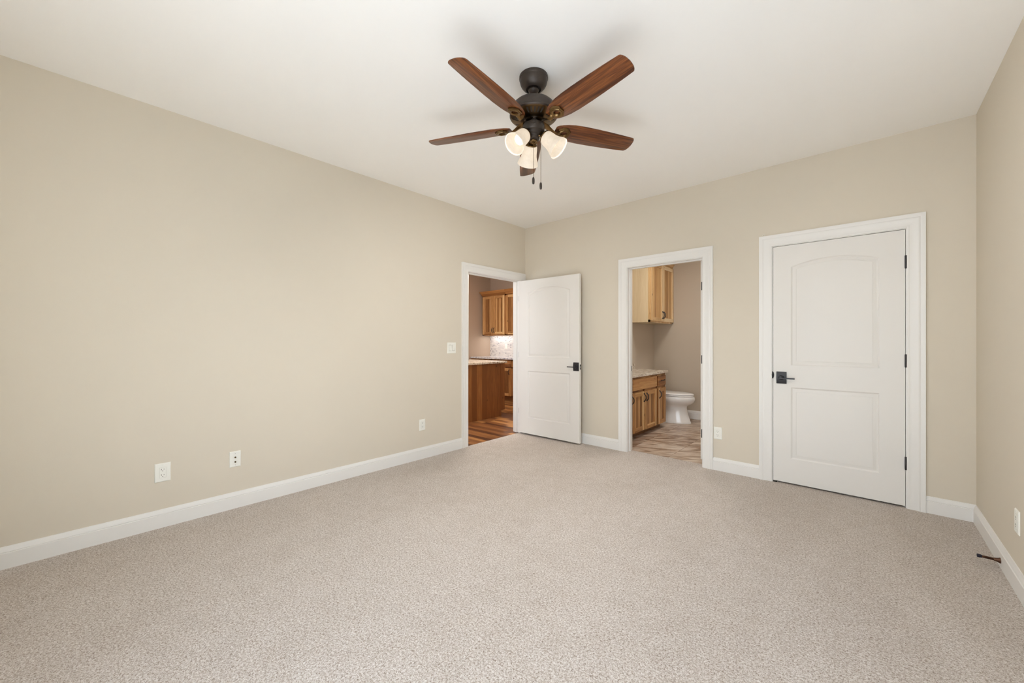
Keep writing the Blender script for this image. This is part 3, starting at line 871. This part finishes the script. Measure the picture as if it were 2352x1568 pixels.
bm = NB(); box(bm, CO[0] + 0.015, CO[0] + 0.03, T, 0.75, -0.03, H); box(bm, CO[1], CO[1] + 0.05, T, 0.75, -0.03, H); box(bm, CO[0], CO[1] + 0.05, 0.70, 0.75, -0.03, H); box(bm, CO[0], CO[1] + 0.05, T, 0.75, H, H + 0.05)
struct('wall_closet', bm, M_WALL, 'walls of the closet hidden behind its closed door', 'wall')

# vanity
VX = 1.300
va = empty('vanity_cabinet', (BX0, 0.90, -0.006)); tag(va, 'hickory bathroom vanity with three panelled doors and two drawer fronts', 'vanity')
vo = (BX0, 0.90, -0.006)
VF = frame((VX, 0, 0), (0, 1, 0), (1, 0, 0))
bm = NB(); box(bm, BX0, VX - 0.02, 0.14, 1.598, 0.085, 0.770); obj('body', bm, M_HV, va, off=vo)
bm = NB(); box(bm, BX0, 1.212, 0.14, 1.585, -0.006, 0.085); obj('toe_kick', bm, M_KICK, va, off=vo)
FFV = frame((VX - 0.02, 0, 0), (0, 1, 0), (1, 0, 0))
bm = NB()
for a0, a1, b0, b1 in ((0.14, 1.598, 0.755, 0.770), (0.14, 1.598, 0.580, 0.600), (0.14, 1.598, 0.075, 0.095), (0.49, 0.53, 0.075, 0.77), (1.268, 1.318, 0.075, 0.77), (1.580, 1.598, 0.075, 0.77), (0.852, 0.900, 0.075, 0.60)):
    fbox(bm, FFV, a0, a1, b0, b1, -0.018, 0.002)
obj('face_frame', bm, M_HFR, va, off=vo)
HM = (M_HV, M_HH, M_HP)
drawer(va, FFV, 0.526, 1.268, 0.603, 0.746, M_DRW, None, vo)
drawer(va, FFV, 1.320, 1.586, 0.603, 0.740, M_DRW, (1.47, 0.676), vo)
shaker(va, FFV, 0.526, 0.858, 0.075, 0.572, HM, (0.840, 0.495, True), vo)
shaker(va, FFV, 0.896, 1.256, 0.072, 0.572, HM, (0.922, 0.495, True), vo)
shaker(va, FFV, 1.316, 1.588, 0.072, 0.570, HM, (1.352, 0.485, True), vo, sw=0.05)
shaker(va, FFV, 0.160, 0.500, 0.075, 0.572, HM, (0.486, 0.495, True), vo)
drawer(va, FFV, 0.160, 0.500, 0.603, 0.746, M_DRW, (0.33, 0.676), vo)
bm = NB(); box(bm, BX0 + 0.001, VX + 0.012, 0.122, 1.652, 0.771, 0.803)
box(bm, BX0 + 0.001, BX0 + 0.02, 0.122, 1.652, 0.803, 0.88)
o = obj('vanity_countertop', bm, M_GRAN, bevel=0.003); tag(o, 'pale speckled granite top on the bathroom vanity', 'countertop')

# wall cabinet over the toilet
WX, WY0, WZ0, WZ1 = 1.114, 1.509, 1.505, 2.405
wc = empty('wall_cabinet', (BX0, 1.97, WZ0)); tag(wc, 'light hickory wall cabinet above the toilet with two panelled doors', 'cabinet'); wo = (BX0, 1.97, WZ0)
bm = NB(); box(bm, BX0, WX - 0.042, WY0, BY1 - 0.002, WZ0, WZ1); obj('body', bm, M_MAPLE, wc, off=wo)
WF = frame((WX - 0.042, 0, 0), (0, 1, 0), (1, 0, 0))
bm = NB(); fbox(bm, WF, WY0, WY0 + 0.04, WZ0, WZ1, 0, 0.02); fbox(bm, WF, BY1 - 0.03, BY1 - 0.002, WZ0, WZ1, 0, 0.02); fbox(bm, WF, WY0, BY1 - 0.002, WZ0, WZ0 + 0.035, 0, 0.02); fbox(bm, WF, WY0, BY1 - 0.002, WZ1 - 0.04, WZ1, 0, 0.02); obj('face_frame', bm, M_BHV, wc, off=wo)
WD = frame((WX - 0.021, 0, 0), (0, 1, 0), (1, 0, 0)); BM_ = (M_BHV, M_BHH, M_BHP)
shaker(wc, WD, WY0 + 0.020, 1.966, WZ0 + 0.022, WZ1 - 0.015, BM_, (1.944, 1.625, True), wo)
shaker(wc, WD, 1.970, BY1 - 0.012, WZ0 + 0.022, WZ1 - 0.015, BM_, (1.992, 1.625, True), wo)
bm = NB()
cr = [(0.0, 0.0), (0.010, 0.0), (0.018, 0.014), (0.034, 0.040), (0.046, 0.052), (0.046, 0.060), (0.0, 0.060)]
o_, u_, n_v = WD
loft(bm, [[o_ + u_ * a + n_v * (c - 0.012) + Vector((0, 0, WZ1 + z)) for c, z in cr] for a in (WY0, BY1 - 0.002)])
box(bm, BX0, WX - 0.03, WY0, BY1 - 0.002, WZ1, WZ1 + 0.02)
obj('crown_moulding', bm, M_BHH, wc, off=wo)

# toilet, facing +x
TY = 2.03; tz = -0.006; TX = 0.036
to = empty('toilet', (1.15, TY, tz)); tag(to, 'white toilet with closed lid between the vanity and the far wall', 'toilet'); tof = (1.15, TY, tz)


def egg(xf, xb, hw, z, n=40, p=2.3):
    c = xb + (xf - xb) * 0.46; pts = []
    for i in range(n):
        t = 2 * PI * i / n; ct, st = math.cos(t), math.sin(t)
        ex = 2.0 if ct >= 0 else p
        x = (abs(ct) ** (2 / ex)) * (1 if ct >= 0 else -1); y = (abs(st) ** (2 / ex)) * (1 if st >= 0 else -1)
        pts.append(Vector((TX + c + x * ((xf - c) if ct >= 0 else (c - xb)), TY + hw * y, z + tz)))
    return pts


bm = NB(); loft(bm, [egg(1.470, 0.86, 0.128, 0.0), egg(1.476, 0.86, 0.130, 0.012), egg(1.464, 0.865, 0.126, 0.03), egg(1.440, 0.88, 0.116, 0.10), egg(1.418, 0.90, 0.108, 0.18),
                     egg(1.410, 0.91, 0.108, 0.235), egg(1.418, 0.91, 0.116, 0.262), egg(1.448, 0.90, 0.138, 0.280), egg(1.490, 0.90, 0.165, 0.302), egg(1.516, 0.90, 0.182, 0.335),
                     egg(1.524, 0.90, 0.187, 0.365), egg(1.518, 0.90, 0.186, 0.392), egg(1.506, 0.90, 0.182, 0.406)])
obj('bowl', bm, M_PORC, to, smooth=60, off=tof)
bm = NB(); loft(bm, [egg(1.500, 0.92, 0.178, 0.404), egg(1.500, 0.92, 0.178, 0.411)]); loft(bm, [egg(1.496, 0.92, 0.175, 0.424), egg(1.496, 0.92, 0.175, 0.431)])
obj('seat_gap_shade', bm, M_GAP, to, smooth=60, off=tof)  # dark sheets standing in for the shade between bowl, seat and lid
bm = NB(); loft(bm, [egg(1.508, 0.92, 0.184, 0.410), egg(1.512, 0.92, 0.187, 0.414), egg(1.512, 0.92, 0.187, 0.421), egg(1.508, 0.92, 0.184, 0.425)]); obj('seat', bm, M_PORC, to, smooth=60, off=tof)
bm = NB(); loft(bm, [egg(1.504, 0.92, 0.182, 0.430), egg(1.510, 0.92, 0.186, 0.434), egg(1.508, 0.92, 0.184, 0.442), egg(1.485, 0.94, 0.170, 0.451), egg(1.44, 0.98, 0.14, 0.454)]); obj('lid', bm, M_PORC, to, smooth=60, off=tof)
bm = NB(); box(bm, BX0 + 0.012, BX0 + 0.19, TY - 0.22, TY + 0.22, 0.39, 0.72); obj('tank', bm, M_PORC, to, off=tof, bevel=0.02)
bm = NB(); box(bm, BX0 + 0.005, BX0 + 0.20, TY - 0.23, TY + 0.23, 0.72, 0.75); obj('tank_lid', bm, M_PORC, to, off=tof, bevel=0.008)
bm = NB(); lathe(bm, [(0.10, 0.0), (0.10, 0.03)], 32, (1.80, 0.95, H - 0.055)); box(bm, 1.62, 1.98, 0.77, 1.13, H - 0.022, H)
o = obj('bath_ceiling_fixture', bm, M_CAN); tag(o, 'square lit fixture on the bathroom ceiling', 'ceiling light')

# ------------------------------------------------------------------ kitchen
KX0, KY1, KYB = -3.07, 2.37, -3.8
bm = NB(); box(bm, KX0 - T, -0.012, KYB, KY1 + T, -0.03, -0.006)
struct('floor_kitchen', bm, M_PLANK, 'red-brown hardwood plank floor of the kitchen', 'floor')
bm = NB(); box(bm, KX0 - T, KX0, KYB, KY1 + T, -0.03, H); struct('wall_kitchen_left', bm, M_KWALL, 'brown-beige kitchen wall left of the cabinets', 'wall')
bm = NB(); box(bm, KX0 - T, BX0 - T, KY1, KY1 + T, -0.03, H); struct('wall_kitchen_far', bm, M_KWALL, 'brown-beige kitchen wall above and behind the cabinets', 'wall')
bm = NB(); box(bm, KX0 - T, -T, KYB - T, KYB, -0.03, H); struct('wall_kitchen_rear', bm, M_KWALL, 'kitchen wall out of view behind the left wall', 'wall')
bm = NB(); box(bm, -T, 0, T, KY1, -0.03, H); struct('wall_kitchen_right', bm, M_KWALL, 'kitchen wall running on behind the bedroom corner', 'wall')
bm = NB(); box(bm, KX0 - T, -T, KYB, KY1 + T, H, H + 0.1); struct('ceiling_kitchen', bm, M_CEIL, 'white ceiling of the kitchen', 'ceiling')
# pale wall end beside the island
bm = NB(); box(bm, -1.34, -1.045, -1.00, -0.096, -0.006, H); struct('trim_7', bm, M_TRIM, 'pale cased wall end beside the kitchen island, at the left edge of the doorway', 'trim')

# island
IX = -1.02
isl = empty('island_cabinet', (-1.5, 0.27, -0.006)); tag(isl, 'hickory kitchen island with a plank end panel, seen through the left doorway', 'kitchen island'); io = (-1.5, 0.27, -0.006)
bm = NB()
for pts, a, b in (([(IX, -0.128), (IX, 0.552)], -0.006, 0.862),):
    box(bm, IX - 0.02, IX, -0.094, 0.575, -0.006, 0.864)
box(bm, IX - 0.02, IX, -0.128, -0.094, -0.006, 0.864)
obj('end_panel', bm, M_ISL, isl, off=io)
bm = NB(); box(bm, IX - 0.022, IX + 0.004, 0.572, 0.594, -0.006, 0.864); box(bm, IX - 0.022, IX + 0.004, 0.594, 0.672, 0.092, 0.864); obj('corner_stile', bm, M_ISL, isl, off=io)
bm = NB(); box(bm, -2.05, IX - 0.022, -0.09, 0.655, 0.09, 0.864); obj('body', bm, M_HV, isl, off=io)
bm = NB(); box(bm, -2.05, IX - 0.022, -0.09, 0.590, -0.006, 0.09); obj('toe_kick', bm, M_KICK, isl, off=io)
IFR = frame((0, 0.655, 0), (-1, 0, 0), (0, 1, 0))
shaker(isl, IFR, 1.06, 1.52, 0.11, 0.64, HM, (1.49, 0.56, True), io); drawer(isl, IFR, 1.06, 1.52, 0.66, 0.84, M_DRW, (1.29, 0.75), io)
bm = NB(); prism(bm, [(-0.985, -0.150), (-0.985, 0.702), (-2.08, 0.702), (-2.08, -0.092), (-1.043, -0.092), (-1.043, -0.150)], 0.865, 0.895)
o = obj('island_countertop', bm, M_GRAN, bevel=0.003); tag(o, 'tan speckled granite slab on the kitchen island', 'countertop')

# far base cabinets, countertop, backsplash, uppers
CYF = 1.77
bc = empty('base_cabinet', (-2.3, KY1, -0.006)); tag(bc, 'hickory base cabinet under the far kitchen counter, half hidden by the island', 'cabinet'); bo = (-2.3, KY1, -0.006)
bm = NB(); box(bm, KX0 + 0.001, -1.25, CYF + 0.02, KY1, 0.10, 0.851); obj('body', bm, M_HV, bc, off=bo)
bm = NB(); box(bm, KX0 + 0.001, -1.25, CYF + 0.075, KY1, -0.006, 0.10); obj('toe_kick', bm, M_KICK, bc, off=bo)
KF = frame((0, CYF + 0.02, 0), (1, 0, 0), (0, -1, 0))
bm = NB()
for a0, a1, b0, b1 in ((KX0 + 0.002, -1.25, 0.832, 0.851), (KX0 + 0.002, -1.25, 0.678, 0.698), (KX0 + 0.002, -1.25, 0.098, 0.12), (-1.885, -1.81, 0.0985, 0.85), (-2.48, -2.42, 0.0985, 0.85)):
    fbox(bm, KF, a0, a1, b0, b1, -0.018, 0.002)
obj('face_frame', bm, M_HFR, bc, off=bo)
for a0, a1, hx in ((-2.415, -1.885, -1.922), (-3.02, -2.48, -2.52), (-1.80, -1.30, -1.76)):
    shaker(bc, KF, a0, a1, 0.113, 0.680, HM, (hx, 0.60, True), bo)
    drawer(bc, KF, a0, a1, 0.700, 0.826, M_DRW, ((a0 + a1) / 2 - 0.02, 0.765), bo)
bm = NB(); box(bm, KX0 + 0.001, -1.25, CYF - 0.022, KY1, 0.852, 0.884)
o = obj('kitchen_countertop', bm, M_GRANB, bevel=0.003); tag(o, 'white granite counter with dark blue flecks along the far kitchen wall', 'countertop')
bm = NB(); box(bm, KX0 + 0.001, -1.0, KY1 - 0.010, KY1, 0.884, 1.352)
o = obj('backsplash', bm, M_MOSAIC); tag(o, 'grey and white marble mosaic backsplash under the kitchen wall cabinets', 'backsplash', kind='structure')
kp = empty('backsplash_outlet', (-2.555, KY1 - 0.010, 1.11)); tag(kp, 'white cover plate on the mosaic backsplash in the kitchen', 'outlet')
bm = NB(); rounded_plate(bm, 0.072, 0.115); obj('cover_plate', bm, M_PLATE, kp)
bm = NB(); box(bm, -0.0165, 0.0165, -0.0072, -0.005, -0.0335, 0.0335); obj('receptacle', bm, M_PLATE, kp)

UYF = KY1 - 0.33; UZ0, UZ1 = 1.352, 2.235
UF = frame((0, UYF + 0.02, 0), (1, 0, 0), (0, -1, 0))


def upper(x0, x1, label, doors):
    r = empty('kitchen_wall_cabinet', ((x0 + x1) / 2, KY1, UZ0)); tag(r, label, 'cabinet', 'kitchen wall cabinets'); of = ((x0 + x1) / 2, KY1, UZ0)
    bm = NB(); box(bm, x0, x1, UYF + 0.038, KY1, UZ0 + 0.024, UZ1); box(bm, x0, x0 + 0.018, UYF + 0.038, KY1, UZ0, UZ0 + 0.024); box(bm, x1 - 0.018, x1, UYF + 0.038, KY1, UZ0, UZ0 + 0.024); obj('body', bm, M_HV, r, off=of)
    bm = NB(); fbox(bm, UF, x0, x0 + 0.035, UZ0, UZ1, -0.018, 0.0); fbox(bm, UF, x1 - 0.035, x1, UZ0, UZ1, -0.018, 0.0); fbox(bm, UF, x0, x1, UZ0, UZ0 + 0.03, -0.018, 0.0); fbox(bm, UF, x0, x1, UZ1 - 0.03, UZ1, -0.018, 0.0)
    obj('face_frame', bm, M_HFR, r, off=of)
    for a0, a1, hx in doors: shaker(r, UF, a0, a1, UZ0 + 0.022, UZ1 - 0.018, HM, (hx, UZ0 + 0.115, True), of)
    bm = NB(); crn = [(0.0, 0.0), (0.012, 0.0), (0.020, 0.030), (0.050, 0.072), (0.060, 0.085), (0.060, 0.100), (0.0, 0.100)]
    o_, u_, n_v = UF
    left = 0.04 if x0 < -2.9 else 0.0
    loft(bm, [[o_ + u_ * (x0 - left * c / 0.06) + n_v * (c - 0.002) + Vector((0, 0, UZ1 + z)) for c, z in crn], [o_ + u_ * x1 + n_v * (c - 0.002) + Vector((0, 0, UZ1 + z)) for c, z in crn]])
    box(bm, x0, x1, UYF + 0.022, KY1, UZ1, UZ1 + 0.03)
    obj('crown_moulding', bm, M_CROWN, r, off=of)


upper(-3.010, -2.285, 'left hickory wall cabinet in the kitchen with a pair of doors and two black pulls', [(-2.985, -2.652, -2.672), (-2.646, -2.318, -2.622)])
upper(-2.283, -1.56, 'right hickory wall cabinet in the kitchen, partly cut off by the door jamb', [(-2.262, -1.93, -1.96), (-1.92, -1.59, -1.89)])
bm = NB(); box(bm, -2.98, -2.31, KY1 - 0.16, KY1 - 0.09, UZ0 + 0.010, UZ0 + 0.0235)
o = obj('under_cabinet_light', bm, M_STRIP); tag(o, 'thin light bar under the kitchen wall cabinets', 'light')
lamp('under_cabinet_glow', 'AREA', (-2.65, KY1 - 0.125, UZ0 + 0.007), 1.3, (0.95, 0.97, 1.0), (0, 0, 0), 0.64, 0.06)
lamp('under_cabinet_glow', 'AREA', (-1.92, KY1 - 0.125, UZ0 + 0.007), 1.3, (0.95, 0.97, 1.0), (0, 0, 0), 0.64, 0.06)
bm = NB(); box(bm, -1.55, -0.55, -0.4, 0.6, H - 0.03, H)
o = obj('kitchen_fill_panel', bm, M_CAN); tag(o, 'added glowing square panel on the unseen kitchen ceiling', 'ceiling light')  # glowing panel added out of view, goes with the overhead fill
